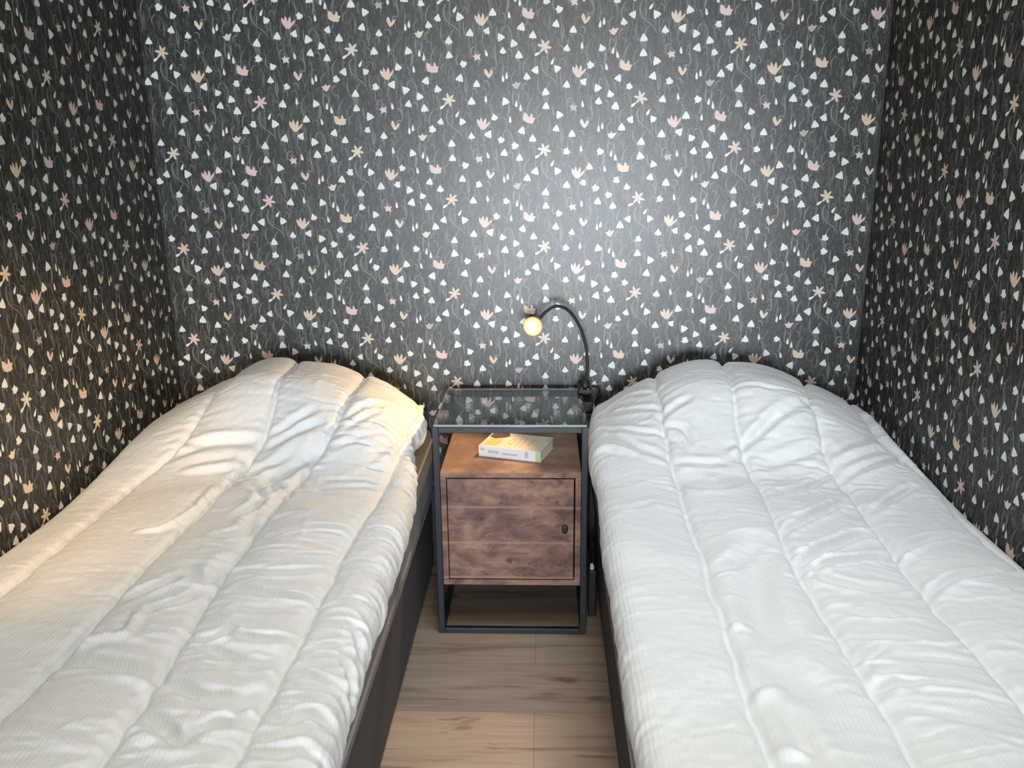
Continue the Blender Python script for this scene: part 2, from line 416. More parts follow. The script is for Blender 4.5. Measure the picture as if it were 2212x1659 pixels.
# ------------------------------------------------------------------ duvets
def smooth(a, b, x):
    t = np.clip((x - a) / (b - a), 0, 1); return t * t * (3 - 2 * t)
HT = [0, .08, .2, .3, .38, .5, .62, .72, .8]
_ht = np.linspace(0, .82, 165)
def soft_interp(vals):
    h = np.interp(_ht, HT, vals)
    k = np.hanning(25); k /= k.sum()
    return np.convolve(np.pad(h, 12, mode='edge'), k, 'valid')
HUMP_L = soft_interp([.032, .062, .125, .165, .175, .165, .118, .060, .0])
HUMP_R = soft_interp([.030, .060, .118, .150, .160, .156, .118, .060, .0])

def vnoise(x, y, seed):
    """smooth value noise on a hashed lattice"""
    xi, yi = np.floor(x).astype(np.int64), np.floor(y).astype(np.int64)
    fx, fy = x - xi, y - yi
    fx = fx * fx * fx * (fx * (fx * 6 - 15) + 10); fy = fy * fy * fy * (fy * (fy * 6 - 15) + 10)
    def h(a, b):
        n = (a * 374761393 + b * 668265263 + seed * 974634541) & 0xffffffff
        n = ((n ^ (n >> 13)) * 1274126177) & 0xffffffff
        return ((n ^ (n >> 16)) & 0xffff) / 32767.5 - 1
    return (h(xi, yi) * (1 - fx) + h(xi + 1, yi) * fx) * (1 - fy) + (h(xi, yi + 1) * (1 - fx) + h(xi + 1, yi + 1) * fx) * fy

def stroke(D, A, Y, pts, w, amp):
    """soft crease (amp < 0) or ridge along a polyline in the (a, y) sheet"""
    P = np.array(spline(pts, 4 * len(pts)))
    m = 4 * w
    sel = (A > P[:, 0].min() - m) & (A < P[:, 0].max() + m) & (Y > P[:, 1].min() - m) & (Y < P[:, 1].max() + m)
    if not sel.any(): return
    a, y = A[sel], Y[sel]
    best = np.full(a.shape, 9.0); uu = np.zeros(a.shape); sg = np.zeros(a.shape)
    n = len(P) - 1
    for i in range(n):
        d = P[i + 1] - P[i]; L2 = d @ d + 1e-12
        t = np.clip(((a - P[i, 0]) * d[0] + (y - P[i, 1]) * d[1]) / L2, 0, 1)
        dx, dy = a - P[i, 0] - t * d[0], y - P[i, 1] - t * d[1]
        q = np.hypot(dx, dy); s = np.sign(d[0] * dy - d[1] * dx)
        k = q < best
        best[k] = q[k]; uu[k] = ((i + t) / n)[k]; sg[k] = s[k]
    env = np.sin(np.pi * np.clip(uu * 0.86 + 0.07, 0, 1)) ** 0.7
    v = best / w
    g = np.exp(-v * v) - 0.42 * np.exp(-((v - 1.75) / 0.9) ** 2)
    D[sel] += amp * env * g

LEFT_FOLDS = [([(0.562,-0.996),(0.606,-1.03),(0.645,-1.038),(0.67,-1.036),(0.692,-1.023),(0.706,-1.022)],0.016,-0.01),([(0.635,-1.099),(0.666,-1.086),(0.695,-1.081)],0.011,-0.007),([(0.569,-0.902),(0.613,-0.929),(0.662,-0.943),(0.7,-0.936)],0.013,-0.008),([(0.59,-0.838),(0.646,-0.848),(0.702,-0.847)],0.01,-0.006),([(0.603,-0.875),(0.657,-0.884),(0.706,-0.873)],0.01,-0.006),([(0.56,-0.72),(0.637,-0.745),(0.707,-0.752)],0.01,-0.007),([(0.721,-0.825),(0.768,-0.832),(0.799,-0.848),(0.826,-0.897)],0.009,-0.006),([(0.718,-1.027),(0.759,-1.029),(0.801,-1.027)],0.008,-0.006),([(0.723,-1.071),(0.754,-1.077),(0.78,-1.06),(0.808,-1.076)],0.01,-0.006),([(0.716,-1.111),(0.742,-1.112),(0.776,-1.1)],0.01,-0.006),([(0.716,-1.135),(0.758,-1.143),(0.784,-1.131)],0.01,-0.006),([(0.787,-0.91),(0.822,-0.957),(0.835,-0.985)],0.009,-0.006),([(0.721,-0.965),(0.758,-0.973),(0.783,-0.981)],0.008,-0.006),([(0.54,-0.889),(0.578,-0.882),(0.597,-0.859)],0.01,-0.006),([(0.665,-1.049),(0.695,-1.071),(0.709,-1.074)],0.009,-0.006),([(0.582,-0.795),(0.615,-0.799),(0.672,-0.794)],0.01,-0.005),([(0.363,-0.943),(0.412,-0.951),(0.473,-0.967),(0.509,-0.978),(0.525,-0.991)],0.016,-0.009),([(0.432,-0.879),(0.423,-0.798)],0.01,0.005),([(0.485,-0.982),(0.509,-0.992),(0.539,-1.019)],0.014,0.007),([(0.543,-1.079),(0.581,-1.093),(0.617,-1.124),(0.636,-1.115)],0.014,-0.009),([(0.366,-0.934),(0.356,-0.88),(0.352,-0.839)],0.01,-0.005),([(0.361,-0.922),(0.381,-0.892),(0.415,-0.886),(0.455,-0.891)],0.014,0.005),([(0.197,-0.146),(0.26,-0.122),(0.34,-0.109),(0.404,-0.103)],0.014,-0.008),([(0.207,-0.106),(0.282,-0.106),(0.384,-0.097)],0.01,-0.006),([(0.416,-0.093),(0.468,-0.056),(0.518,-0.014)],0.011,-0.007),([(0.418,-0.121),(0.485,-0.079),(0.538,-0.051)],0.012,-0.008),([(0.397,-0.205),(0.45,-0.172),(0.505,-0.116)],0.013,-0.009),([(0.453,-0.277),(0.488,-0.189),(0.525,-0.145),(0.556,-0.118)],0.022,-0.014),([(0.375,-0.15),(0.388,-0.165),(0.381,-0.195),(0.37,-0.21)],0.01,-0.008),([(0.251,-0.197),(0.315,-0.181),(0.378,-0.16)],0.012,0.006),([(0.601,-0.025),(0.623,0.021),(0.654,0.064),(0.687,0.125),(0.731,0.166)],0.01,-0.009),([(0.608,-0.06),(0.638,-0.009),(0.669,0.059)],0.01,-0.006),([(0.616,-0.09),(0.65,-0.075),(0.704,-0.035)],0.008,-0.004),([(0.588,-0.124),(0.644,-0.092)],0.009,-0.005),([(0.668,-0.122),(0.728,-0.097)],0.007,-0.004),([(0.682,-0.175),(0.721,-0.165)],0.007,-0.004),([(0.589,-0.226),(0.656,-0.228),(0.708,-0.223)],0.009,-0.006),([(0.588,-0.267),(0.653,-0.257),(0.709,-0.249)],0.009,-0.006),([(0.69,-0.173),(0.723,-0.099),(0.75,0.039),(0.754,0.15)],0.01,0.004),([(0.271,-0.491),(0.313,-0.466),(0.341,-0.374),(0.346,-0.266)],0.01,0.006),([(0.449,-0.512),(0.487,-0.488),(0.488,-0.426)],0.014,-0.009),([(0.426,-0.256),(0.476,-0.302),(0.492,-0.256),(0.523,-0.301)],0.012,-0.01),([(0.445,-0.413),(0.472,-0.359),(0.472,-0.288)],0.012,-0.008),([(0.439,-0.643),(0.487,-0.692),(0.495,-0.611)],0.014,-0.008),([(0.372,-0.766),(0.415,-0.72),(0.445,-0.682)],0.012,-0.006),([(0.533,-0.662),(0.621,-0.67),(0.694,-0.639)],0.01,-0.006),([(0.553,-0.511),(0.619,-0.486),(0.711,-0.472)],0.009,-0.005),([(0.55,-0.736),(0.628,-0.753),(0.71,-0.742)],0.009,-0.006),([(0.427,-0.807),(0.473,-0.772),(0.498,-0.719)],0.01,-0.005)]
RIGHT_FOLDS = [([(0.783,0.163),(0.69,0.096),(0.628,0.054)],0.011,-0.007),([(0.77,0.174),(0.696,0.194),(0.635,0.15)],0.01,-0.006),([(0.768,0.055),(0.673,-0.033),(0.623,-0.049)],0.009,-0.006),([(0.745,0.004),(0.693,-0.091),(0.628,-0.141)],0.012,-0.007),([(0.604,-0.164),(0.537,-0.173),(0.495,-0.165)],0.012,-0.007),([(0.444,-0.109),(0.395,-0.072),(0.345,-0.031)],0.011,-0.008),([(0.594,-0.227),(0.552,-0.263),(0.513,-0.263),(0.467,-0.217)],0.022,-0.01),([(0.622,0.01),(0.579,0.029),(0.548,0.041)],0.012,-0.007),([(0.609,-0.031),(0.572,-0.053),(0.562,-0.097)],0.009,-0.006),([(0.609,-0.077),(0.589,-0.091),(0.581,-0.119)],0.009,-0.005),([(0.79,-0.056),(0.747,-0.065),(0.695,-0.113)],0.012,0.006),([(0.8,-0.362),(0.733,-0.366),(0.68,-0.341)],0.009,-0.003),([(0.477,-0.136),(0.446,-0.118)],0.012,0.008),([(0.459,-0.646),(0.424,-0.595),(0.354,-0.541),(0.298,-0.497),(0.254,-0.49)],0.013,-0.01),([(0.449,-0.645),(0.406,-0.623),(0.319,-0.594),(0.257,-0.569)],0.01,-0.007),([(0.424,-0.64),(0.412,-0.681),(0.361,-0.71),(0.312,-0.71)],0.012,-0.007),([(0.431,-0.778),(0.371,-0.803),(0.3,-0.797)],0.01,-0.006),([(0.448,-0.925),(0.398,-0.898)],0.009,-0.007),([(0.61,-0.632),(0.578,-0.625),(0.52,-0.556)],0.016,-0.007),([(0.508,-0.537),(0.553,-0.729),(0.563,-0.82),(0.556,-0.861)],0.03,-0.012),([(0.561,-0.866),(0.572,-0.955),(0.556,-1.002),(0.54,-1.012)],0.028,-0.006),([(0.589,-1.047),(0.584,-1.11),(0.578,-1.15)],0.016,-0.006),([(0.632,-1.128),(0.602,-1.137),(0.582,-1.151)],0.012,0.005),([(0.448,-0.954),(0.418,-0.956),(0.39,-0.963)],0.01,-0.006),([(0.449,-1.0),(0.419,-0.984),(0.395,-0.993)],0.012,-0.007),([(0.59,-0.838),(0.607,-0.833),(0.622,-0.838)],0.01,0.004),([(0.633,-1.024),(0.606,-1.011),(0.584,-1.0)],0.012,0.005),([(0.453,-0.921),(0.445,-0.946),(0.451,-0.974)],0.012,0.006),([(0.413,-0.29),(0.331,-0.257),(0.259,-0.183)],0.012,-0.008),([(0.451,-0.496),(0.34,-0.397),(0.26,-0.315)],0.012,-0.009),([(0.413,-0.094),(0.338,-0.029),(0.246,0.031)],0.014,-0.008),([(0.403,-0.163),(0.313,-0.136),(0.236,-0.097)],0.014,-0.008),([(0.232,-0.211),(0.138,-0.157),(0.058,-0.105)],0.011,-0.007),([(0.245,-0.154),(0.157,-0.104),(0.089,-0.053)],0.012,0.007),([(0.219,-0.37),(0.117,-0.274),(0.09,-0.249)],0.01,-0.007),([(0.237,-0.56),(0.179,-0.516),(0.094,-0.48)],0.011,-0.007),([(0.263,-0.602),(0.212,-0.559)],0.01,0.006),([(0.268,-0.724),(0.195,-0.678),(0.109,-0.649)],0.01,-0.006),([(0.422,-0.424),(0.376,-0.411),(0.302,-0.344)],0.01,-0.006)]


def duvet(side, seams, te_pts, yend_pts, hump, folds, region, seed):
    """side -1: wall at XL; +1: wall at XR. The sheet runs from the wall across the top, rolls over the aisle edge and back under."""
    R = random.Random(seed)
    y_foot = -1.70
    ny, step = 560, 0.004
    # y rows, with rounded ends
    v = np.linspace(0, 1, ny)
    rf, zf = 0.028, 0.047
    top_n, arc_n, und_n = 205, 46, 26
    T0 = 0.008
    s_top = np.linspace(0, 1, top_n)
    phi = np.linspace(0, math.pi, arc_n + 1)[1:]
    s_und = np.linspace(0, 1, und_n + 1)[1:]
    nc = top_n + arc_n + und_n
    X = np.zeros((ny, nc)); Y = np.zeros((ny, nc)); Z = np.zeros((ny, nc)); A = np.zeros((ny, nc)); Wt = np.zeros((ny, nc))
    ry, hz = 0.036, 0.044
    def ztop(t, y):
        h = np.interp(t, _ht, hump)
        crown = 0.012 * np.sin(np.pi * np.clip(t / 0.80, 0, 1))
        front = -0.30 + 0.06 * np.cos((t - 0.4) * 7)
        return 0.519 + crown + h * smooth(front, 0.12, y) - 0.045 * smooth(0.27, 0.372, y) * (h > -1)
    te0 = np.interp(np.linspace(y_foot, 0.36, ny), te_pts[0], te_pts[1])
    k = np.hanning(31); k /= k.sum()
    te0 = np.convolve(np.pad(te0, 15, mode='edge'), k, 'valid')
    # columns get their own head end so that the corner can fall short of the wall
    for j in range(ny):
        te = te0[j]
        t = np.concatenate([T0 + s_top * (te - ry - T0), te - ry + ry * np.sign(np.sin(phi)) * np.abs(np.sin(phi)) ** 0.8, te - ry - 0.004 - s_und * (te - ry - T0)])
        a = np.concatenate([T0 + s_top * (te - ry - T0), te - ry + phi / math.pi * 0.17, np.full(und_n, te - ry + 0.17)])
        yend = np.interp(np.minimum(t, te), yend_pts[0], yend_pts[1])
        y = y_foot + v[j] * (yend - y_foot)
        zt = ztop(np.minimum(t, te - ry), y)
        dz = np.concatenate([np.zeros(top_n), -hz * (1 - np.cos(phi)), np.full(und_n, 0.0)])
        lift = np.concatenate([np.zeros(top_n + arc_n), -0.046 - 0.07 * np.exp(-s_und * 14)])
        X[j] = t; Y[j] = y; Z[j] = zt + dz + lift; A[j] = a
        Wt[j] = np.concatenate([np.ones(top_n), 1 - 0.75 * smooth(0.62, 1.0, phi / math.pi), np.zeros(und_n)])
    # ease the join of the flat top and the rolled edge
    c0, c1 = top_n - 30, top_n + 14
    kk = np.hanning(19); kk /= kk.sum()
    for Q in (X, Z):
        B = Q[:, c0 - 9:c1 + 9]
        Bs = np.stack([np.convolve(r_, kk, 'valid') for r_ in B])
        wq = np.clip(np.minimum(np.arange(c1 - c0), np.arange(c1 - c0)[::-1]) / 8.0, 0, 1)
        Q[:, c0:c1] = Q[:, c0:c1] * (1 - wq) + Bs * wq
    # wall-side edge softens down
    wall = np.exp(-((X - T0) / 0.022) ** 2)
    Z[:, :top_n] -= 0.022 * wall[:, :top_n]
    D = np.zeros_like(X)
    sea = [np.convolve(np.pad(np.interp(Y[:, 100], s[0], s[1]), 20, mode='edge'), np.hanning(41) / np.hanning(41).sum(), 'valid') for s in seams]
    sea = sorted(sea, key=lambda q: q.mean())
    bounds = [np.full(ny, T0 - 0.02)] + sea + [np.full(ny, 0.80 + 0.10)]
    for i in range(len(bounds) - 1):
        lo, hi = bounds[i][:, None], bounds[i + 1][:, None]
        u = (A - lo) / (hi - lo)
        ins = (u >= 0) & (u <= 1)
        prof = 1 - np.abs(2 * u - 1) ** 2.6
        puff = 0.013 * (0.8 + 0.4 * vnoise(Y * 3.1 + i * 7, A * 0 + i, seed + 3))
        D += np.where(ins, puff * prof, 0)
    for i, s in enumerate(sea):
        s2 = s[:, None] + 0.004 * vnoise(Y * 22, A * 0 + i * 3.3, seed + i)
        D -= 0.0075 * np.exp(-((A - s2) / 0.010) ** 2) + 0.0028 * np.exp(-((A - s2) / 0.0045) ** 2)
        
        near = np.exp(-((A - s2) / 0.022) ** 2)
        D += 0.0018 * near * vnoise(Y * 60, A * 18, seed + 40 + i)
    # pucker creases leaving the seams
    for i, s in enumerate(sea):
        for sd in (-1, 1):
            wgt = region[i + (1 if sd > 0 else 0)]
            y = y_foot + 0.02
            while y < 0.3:
                y += R.uniform(0.016, 0.05)
                if R.random() > 0.35 + 0.65 * wgt: continue
                a0 = np.interp(y, Y[:, 100], s)
                L = R.uniform(0.035, 0.12) * (0.6 + 0.6 * wgt); tl = R.uniform(-0.25, 0.25) + 0.1 * sd
                pts = [(a0 + sd * 0.004, y), (a0 + sd * L * 0.5, y + tl * L * 0.5 + R.uniform(-.006, .006)), (a0 + sd * L, y + tl * L + R.uniform(-.01, .01))]
                stroke(D, A, Y, pts, R.uniform(0.004, 0.0078), -R.uniform(0.0016, 0.0042) * wgt)
    # creases rolling over the aisle edge
    y = y_foot + 0.02; wgt = region[-1]
    while y < 0.22:
        y += R.uniform(0.022, 0.065)
        if R.random() > 0.3 + 0.7 * wgt: continue
        a0 = R.uniform(0.735, 0.79); L = R.uniform(0.07, 0.15)
        sl = R.uniform(-0.5, -0.05)
        pts = [(a0, y), (a0 + L * 0.5, y + sl * L * 0.25), (a0 + L, y + sl * L)]
        stroke(D, A, Y, pts, R.uniform(0.006, 0.011), R.choice((-1, -1, 0.8)) * R.uniform(0.0025, 0.0055) * wgt)
    for q, w, a in folds: stroke(D, A, Y, q, w * 0.95, a * 1.35)
    # broad softness, crumple
    rumple = 0.35 + 0.65 * smooth(0.25, 0.6, A) if side < 0 else 0.55
    D += 0.0075 * vnoise(A * 6.3, Y * 4.3, seed + 11) + 0.0032 * rumple * vnoise(A * 9, Y * 17, seed + 12)
    cr = 1 - np.abs(vnoise(A * 7 + 0.6 * vnoise(A * 9, Y * 9, seed + 20), Y * 19 + 0.7 * vnoise(A * 8, Y * 8, seed + 21), seed + 13))
    D += 0.0022 * rumple * (cr ** 4 - 0.3)
    D += 0.0006 * vnoise(A * 60, Y * 110, seed + 14) + 0.0003 * vnoise(A * 140, Y * 190, seed + 15)
    end = smooth(0, 0.02, v)[:, None]
    D *= Wt * (0.25 + 0.75 * smooth(0.0, 0.05, X - T0)) * (0.3 + 0.7 * smooth(0.0, 0.035, 1 - v))[:, None]
    P = np.stack([X, Y, Z], -1)
    gu = np.gradient(P, axis=1); gv = np.gradient(P, axis=0)
    N = np.cross(gu, gv); N /= np.linalg.norm(N, axis=-1, keepdims=True) + 1e-9
    P = P + N * D[..., None]
    P[..., 0] = np.maximum(P[..., 0], 0.004)
    # hem at head and foot: the last rows close top and underside onto each other
    for j0, fr_ in ((0, 1.0), (1, .60), (2, .33), (3, .15), (4, .05)):
        for j in (j0, ny - 1 - j0):
            tt = X[j, :top_n]; zt_ = P[j, :top_n, 2].copy(); yt_ = P[j, :top_n, 1].copy()
            zm = np.interp(X[j], tt, zt_ - 0.024)
            ym = np.interp(X[j], tt, yt_)
            P[j, :, 2] += (zm - P[j, :, 2]) * fr_
            P[j, :, 1] += (ym - P[j, :, 1]) * fr_
    if side < 0: P[..., 0] = XL + P[..., 0]
    else: P[..., 0] = XR - P[..., 0]
    verts = P.reshape(-1, 3)
    idx = np.arange(ny * nc).reshape(ny, nc)
    q = np.stack([idx[:-1, :-1], idx[:-1, 1:], idx[1:, 1:], idx[1:, :-1]], -1).reshape(-1, 4)
    close = np.stack([idx[:-1, -1], idx[:-1, 0], idx[1:, 0], idx[1:, -1]], -1)
    q = np.concatenate([q, close])
    if side > 0: q = q[:, ::-1]
    me = bpy.data.meshes.new('duvet')
    me.from_pydata(verts.tolist(), [], q.tolist())
    me.polygons.foreach_set('use_smooth', [True] * len(me.polygons))
    me.materials.append(m_duvet); me.update()
    o = bpy.data.objects.new('duvet', me); C.objects.link(o)
    return o

SEAM_L = [([-1.7, -.74, -.36, -.24, -.18, -.11, 0, .15, .36], [.145, .14, .133, .135, .165, .2, .226, .222, .215]),
          ([-1.7, -.92, -.6, -.41, -.22, -.1, .1, .36], [.345, .353, .348, .357, .37, .41, .405, .395]),
          ([-1.7, -1.1, -.9, -.74, -.5, -.37, -.25, -.13, 0, .2, .36], [.538, .537, .528, .514, .511, .511, .522, .553, .585, .59, .585]),
          ([-1.7, -1.1, -.85, -.55, -.26, -.13, .05, .2, .36], [.70, .702, .709, .710, .724, .732, .748, .752, .755])]
SEAM_R = [([-1.7, -.5, -.3, -.2, -.1, 0, .2, .36], [.046, .040, .030, .029, .05, .068, .06, .05]),
          ([-1.7, -1, -.8, -.6, -.44, -.26, -.16, -.08, .03, .2, .36], [.256, .258, .261, .255, .242, .234, .248, .238, .232, .2, .17]),
          ([-1.7, -1, -.6, -.41, -.26, -.1, 0, .1, .36], [.453, .453, .456, .44, .43, .442, .438, .426, .41]),
          ([-1.7, -1.1, -.84, -.5, -.3, -.17, 0, .1, .26, .36], [.637, .634, .628, .615, .611, .617, .623, .62, .604, .6])]
dl = duvet(-1, SEAM_L, ([-1.7, -1.1, -.7, -.4, -.18, -.05, .03, .10, .17, .24, .31, .36], [.822, .815, .802, .797, .796, .790, .785, .776, .755, .765, .757, .745]),
           ([0, .38, .48, .56, .64, .70, .728, .745, .757, .766, .772], [.372, .369, .360, .345, .322, .295, .277, .258, .235, .205, .18]), HUMP_L, LEFT_FOLDS, [.35, .4, .6, .95, 1.0], 5)
tag(dl, 'white quilted duvet on the left bed, lit warm by the reading lamp', 'duvet')
dr = duvet(1, SEAM_R, ([-1.7, -1.1, -.5, -.15, 0, .1, .25, .36], [.793, .790, .784, .785, .787, .785, .780, .765]),
           ([0, .5, .70, .745, .765, .775, .782], [.372, .370, .364, .350, .330, .305, .28]), HUMP_R, RIGHT_FOLDS, [.3, .55, .9, .35, .35], 23)
tag(dr, 'white quilted duvet on the right bed, in cool daylight', 'duvet')

# pillow showing past the turned-down corner of the left duvet
def pillow(cx, cy, z0, sx, sy, hz, parent=None):
    n = 40; vs = []; fs = []
    for sgn in (1, -1):
        for i in range(n + 1):
            for j in range(n + 1):
                u, w = 2 * i / n - 1, 2 * j / n - 1
                k = (1 - abs(u) ** 2.6) ** 0.6 * (1 - abs(w) ** 2.6) ** 0.6
                px = u * sx / 2 * (1 - 0.07 * abs(w) ** 6); py = w * sy / 2 * (1 - 0.14 * abs(u) ** 6)
                pz = hz / 2 + sgn * k * hz / 2 + 0.0025 * math.sin(11 * u + 5 * w) * k
                vs.append((cx + px, cy + py, z0 + pz))
    q = (n + 1) ** 2
    for i in range(n):
        for j in range(n):
            a = i * (n + 1) + j
            fs.append((a, a + n + 1, a + n + 2, a + 1)); fs.append((q + a, q + a + 1, q + a + n + 2, q + a + n + 1))
    mb = MB(); mb.v = vs; mb.f = fs; mb.m = [0] * len(fs)
    return mb.build('pillow', m_pillow, parent, smooth=True)
pl = pillow(-0.555, 0.235, 0.476, 0.585, 0.285, 0.125)
tag(pl, 'white pillow peeking out past the head corner of the left duvet', 'pillow')

# ------------------------------------------------------------------ beds
def rbox(lo, hi, name, m, parent, r=0.012, seg=3):
    mb = MB(); mb.box(lo, hi)
    return mb.build(name, m, parent, bevel=r, seg=seg)
def bed(x_wall, x_aisle, label):
    s = 1 if x_aisle > x_wall else -1
    root = empty('bed', ((x_wall + x_aisle) / 2, -0.66, 0), label, 'bed')
    ox, oy = root.location.x, root.location.y
    def lx(x0, x1): return (min(x0, x1) - ox, max(x0, x1) - ox)
    a, b_ = lx(x_wall + s * 0.012, x_aisle)
    rbox((a, -1.69 - oy, 0.012), (b_, 0.372 - oy, 0.250), 'base', m_base, root, 0.012)
    for fx in (a + 0.08, b_ - 0.08):
        for fy in (-1.60 - oy, 0.28 - oy):
            mb = MB(); mb.tube([(fx, fy, 0), (fx, fy, 0.012)], 0.022, 16); mb.build('foot', m_black, root)
    xm = x_aisle + s * 0.010
    a, b_ = lx(x_wall + s * 0.012, xm)
    mt = rbox((a, -1.68 - oy, 0.251), (b_, 0.372 - oy, 0.474), 'mattress', m_matt, root, 0.022, 4)
    edge = [(x_wall + s * 0.02 - ox, y - oy) for y in ()]
    for z in (0.300, 0.44):
        mb = MB()
        xs = xm - ox + s * 0.0008
        mb.tube([(xs, -1.66 - oy, z), (xs, 0.355 - oy, z)], 0.0042, 10)
        mb.build('piping', m_pipe, mt, smooth=True)
    return root
bed(XL, -0.260, 'charcoal upholstered bed base and mattress along the left wall')
bed(XR, 0.2437, 'charcoal upholstered bed base and mattress along the right wall')

# ------------------------------------------------------------------ nightstand
ns = empty('nightstand', (0, 0.175, 0), 'black metal nightstand with glass top and rustic brown wooden cabinet between the beds', 'nightstand')
def np_(x, y, z): return (x, y - 0.175, z)
def nbox(lo, hi, name, m, parent=None, r=0.0015):
    mb = MB(); mb.box(np_(*lo), np_(*hi)); return mb.build(name, m, parent or ns, bevel=r)
TB, ZT = 0.016, 0.594
for sx in (-1, 1):
    for y0 in (0.0, 0.35 - TB):
        x0 = -0.2 if sx < 0 else 0.2 - TB
        nbox((x0, y0, 0), (x0 + TB, y0 + TB, ZT), 'leg', m_metal)
for z0 in (0.0, ZT - TB):
    nm = 'bottom_rail' if z0 == 0 else 'top_rail'
    for y0 in (0.0, 0.35 - TB): nbox((-0.2 + TB, y0, z0), (0.2 - TB, y0 + TB, z0 + TB), nm, m_metal)
    for x0 in (-0.2, 0.2 - TB): nbox((x0, TB, z0), (x0 + TB, 0.35 - TB, z0 + TB), nm, m_metal)
mb = MB(); mb.box(np_(-0.196, 0.003, ZT + 0.0003), np_(0.196, 0.347, ZT + 0.006)); mb.m = [0, 0, 1, 1, 1, 1]
mb.build('glass_top', [m_glass, m_edge], ns)
# cabinet carcass: open front box of 15 mm board
CX0, CX1, CY0, CY1, CZ0, CZ1, BT = -0.1835, 0.1835, 0.004, 0.346, 0.146, 0.469, 0.015
mb = MB()
mb.box(np_(CX0, CY0, CZ1 - BT), np_(CX1, CY1, CZ1)); mb.box(np_(CX0, CY0, CZ0), np_(CX1, CY1, CZ0 + BT))
mb.box(np_(CX0, CY0, CZ0 + BT), np_(CX0 + BT, CY1, CZ1 - BT)); mb.box(np_(CX1 - BT, CY0, CZ0 + BT), np_(CX1, CY1, CZ1 - BT))
mb.box(np_(CX0 + BT, CY1 - 0.006, CZ0 + BT), np_(CX1 - BT, CY1, CZ1 - BT))
cab = mb.build('cabinet', m_wood, ns, bevel=0.001)
door = nbox((CX0 + BT + 0.002, CY0 + 0.002, CZ0 + BT + 0.0025), (CX1 - BT - 0.0035, CY0 + 0.018, CZ1 - BT - 0.0035), 'door', m_wood, cab, 0.001)
mb = MB(); q = []
k0 = np_(0.142, CY0 + 0.002, 0.311)
for i in range(20):
    a = 2 * math.pi * i / 20; q.append((0.0085 * math.cos(a), 0.0125 * math.sin(a)))
ring = [[(k0[0] + x * s, k0[1] - d, k0[2] + z * s) for x, z in q] for s, d in ((1, 0.0), (1, 0.004), (0.85, 0.0065), (0.5, 0.007))]
b0 = 0
for r_ in ring: mb.v += r_
for i in range(3):
    for k in range(20):
        mb.f.append((i * 20 + k, i * 20 + (k + 1) % 20, (i + 1) * 20 + (k + 1) % 20, (i + 1) * 20 + k)); mb.m.append(0)
mb.f.append(tuple(60 + k for k in range(20))); mb.m.append(0)
kb = mb.build('knob', m_black, door, label='dark oval knob')

# ------------------------------------------------------------------ book on the shelf
BA = math.radians(-17.0)
bk = empty('book', (-0.091, 0.132, 0.4692), 'white-spined paperback with pale peach cover lying on the nightstand shelf', 'book', BA)
BL, BD, BTH = 0.177, 0.122, 0.030
mb = MB(); mb.box((0.002, 0.001, 0.0012), (BL - 0.002, BD - 0.002, BTH - 0.0012)); mb.build('pages', m_paper, bk)
mb = MB()
mb.box((0, 0, BTH - 0.001), (BL, BD, BTH), 0); mb.box((0, 0, 0), (BL, BD, 0.001), 0)
zt = BTH + 0.0002
def patch(x0, y0, x1, y1, mi): mb.poly([(x0, y0, zt), (x1, y0, zt), (x1, y1, zt), (x0, y1, zt)], mi)
patch(0.012, 0.012, 0.046, 0.075, 2); mb.poly([(0.004, 0.078, zt), (0.022, 0.068, zt), (0.050, 0.082, zt), (0.058, 0.098, zt), (0.048, 0.121, zt), (0.004, 0.121, zt)], 3)
mb.poly([(0.046, 0.02, zt + .0001), (0.053, 0.035, zt + .0001), (0.047, 0.07, zt + .0001), (0.044, 0.05, zt + .0001)], 1)
for cxx, cyy, rx, rz in ((0.078, 0.055, 0.010, 0.026),):
    mb.poly([(cxx + rx * math.cos(t), cyy + rz * math.sin(t), zt) for t in np.arange(0, 6.28, 0.4)], 1)
    mb.poly([(cxx + rx * .55 * math.cos(t), cyy + rz * .6 * math.sin(t), zt + .0001) for t in np.arange(0, 6.28, 0.4)], 0)
for x0, y0, y1 in ((0.094, 0.018, 0.10), (0.108, 0.024, 0.094), (0.128, 0.034, 0.085)):
    y = y0
    while y < y1:
        hh = 0.008; mb.poly([(x0, y, zt), (x0 + 0.0055, y, zt), (x0 + 0.0055, min(y + hh, y1), zt), (x0, min(y + hh, y1), zt)], 1); y += 0.011
patch(0.164, 0.088, 0.176, 0.121, 4)
mb.build('cover', [m_cover, m_tan, m_gold, m_hair, m_green], bk)
mb = MB(); mb.box((0, -0.0015, 0), (BL, 0.0, BTH), 0)
def sp(x0, x1, z0, z1, mi, d=0.0017): mb.poly([(x0, -d, z0), (x1, -d, z0), (x1, -d, z1), (x0, -d, z1)], mi)
sp(0.163, 0.177, 0.0, BTH, 1)
for x0, x1, z0, z1 in ((0.006, 0.016, 0.017, 0.024), (0.028, 0.058, 0.011, 0.020), (0.068, 0.112, 0.010, 0.016), (0.133, 0.142, 0.008, 0.026)):
    x = x0
    while x < x1: sp(x, min(x + 0.004, x1), z0, z1, 2); x += 0.0058
mb.build('spine', [m_spine, m_green, m_grey], bk, label='white spine with a pale green end')

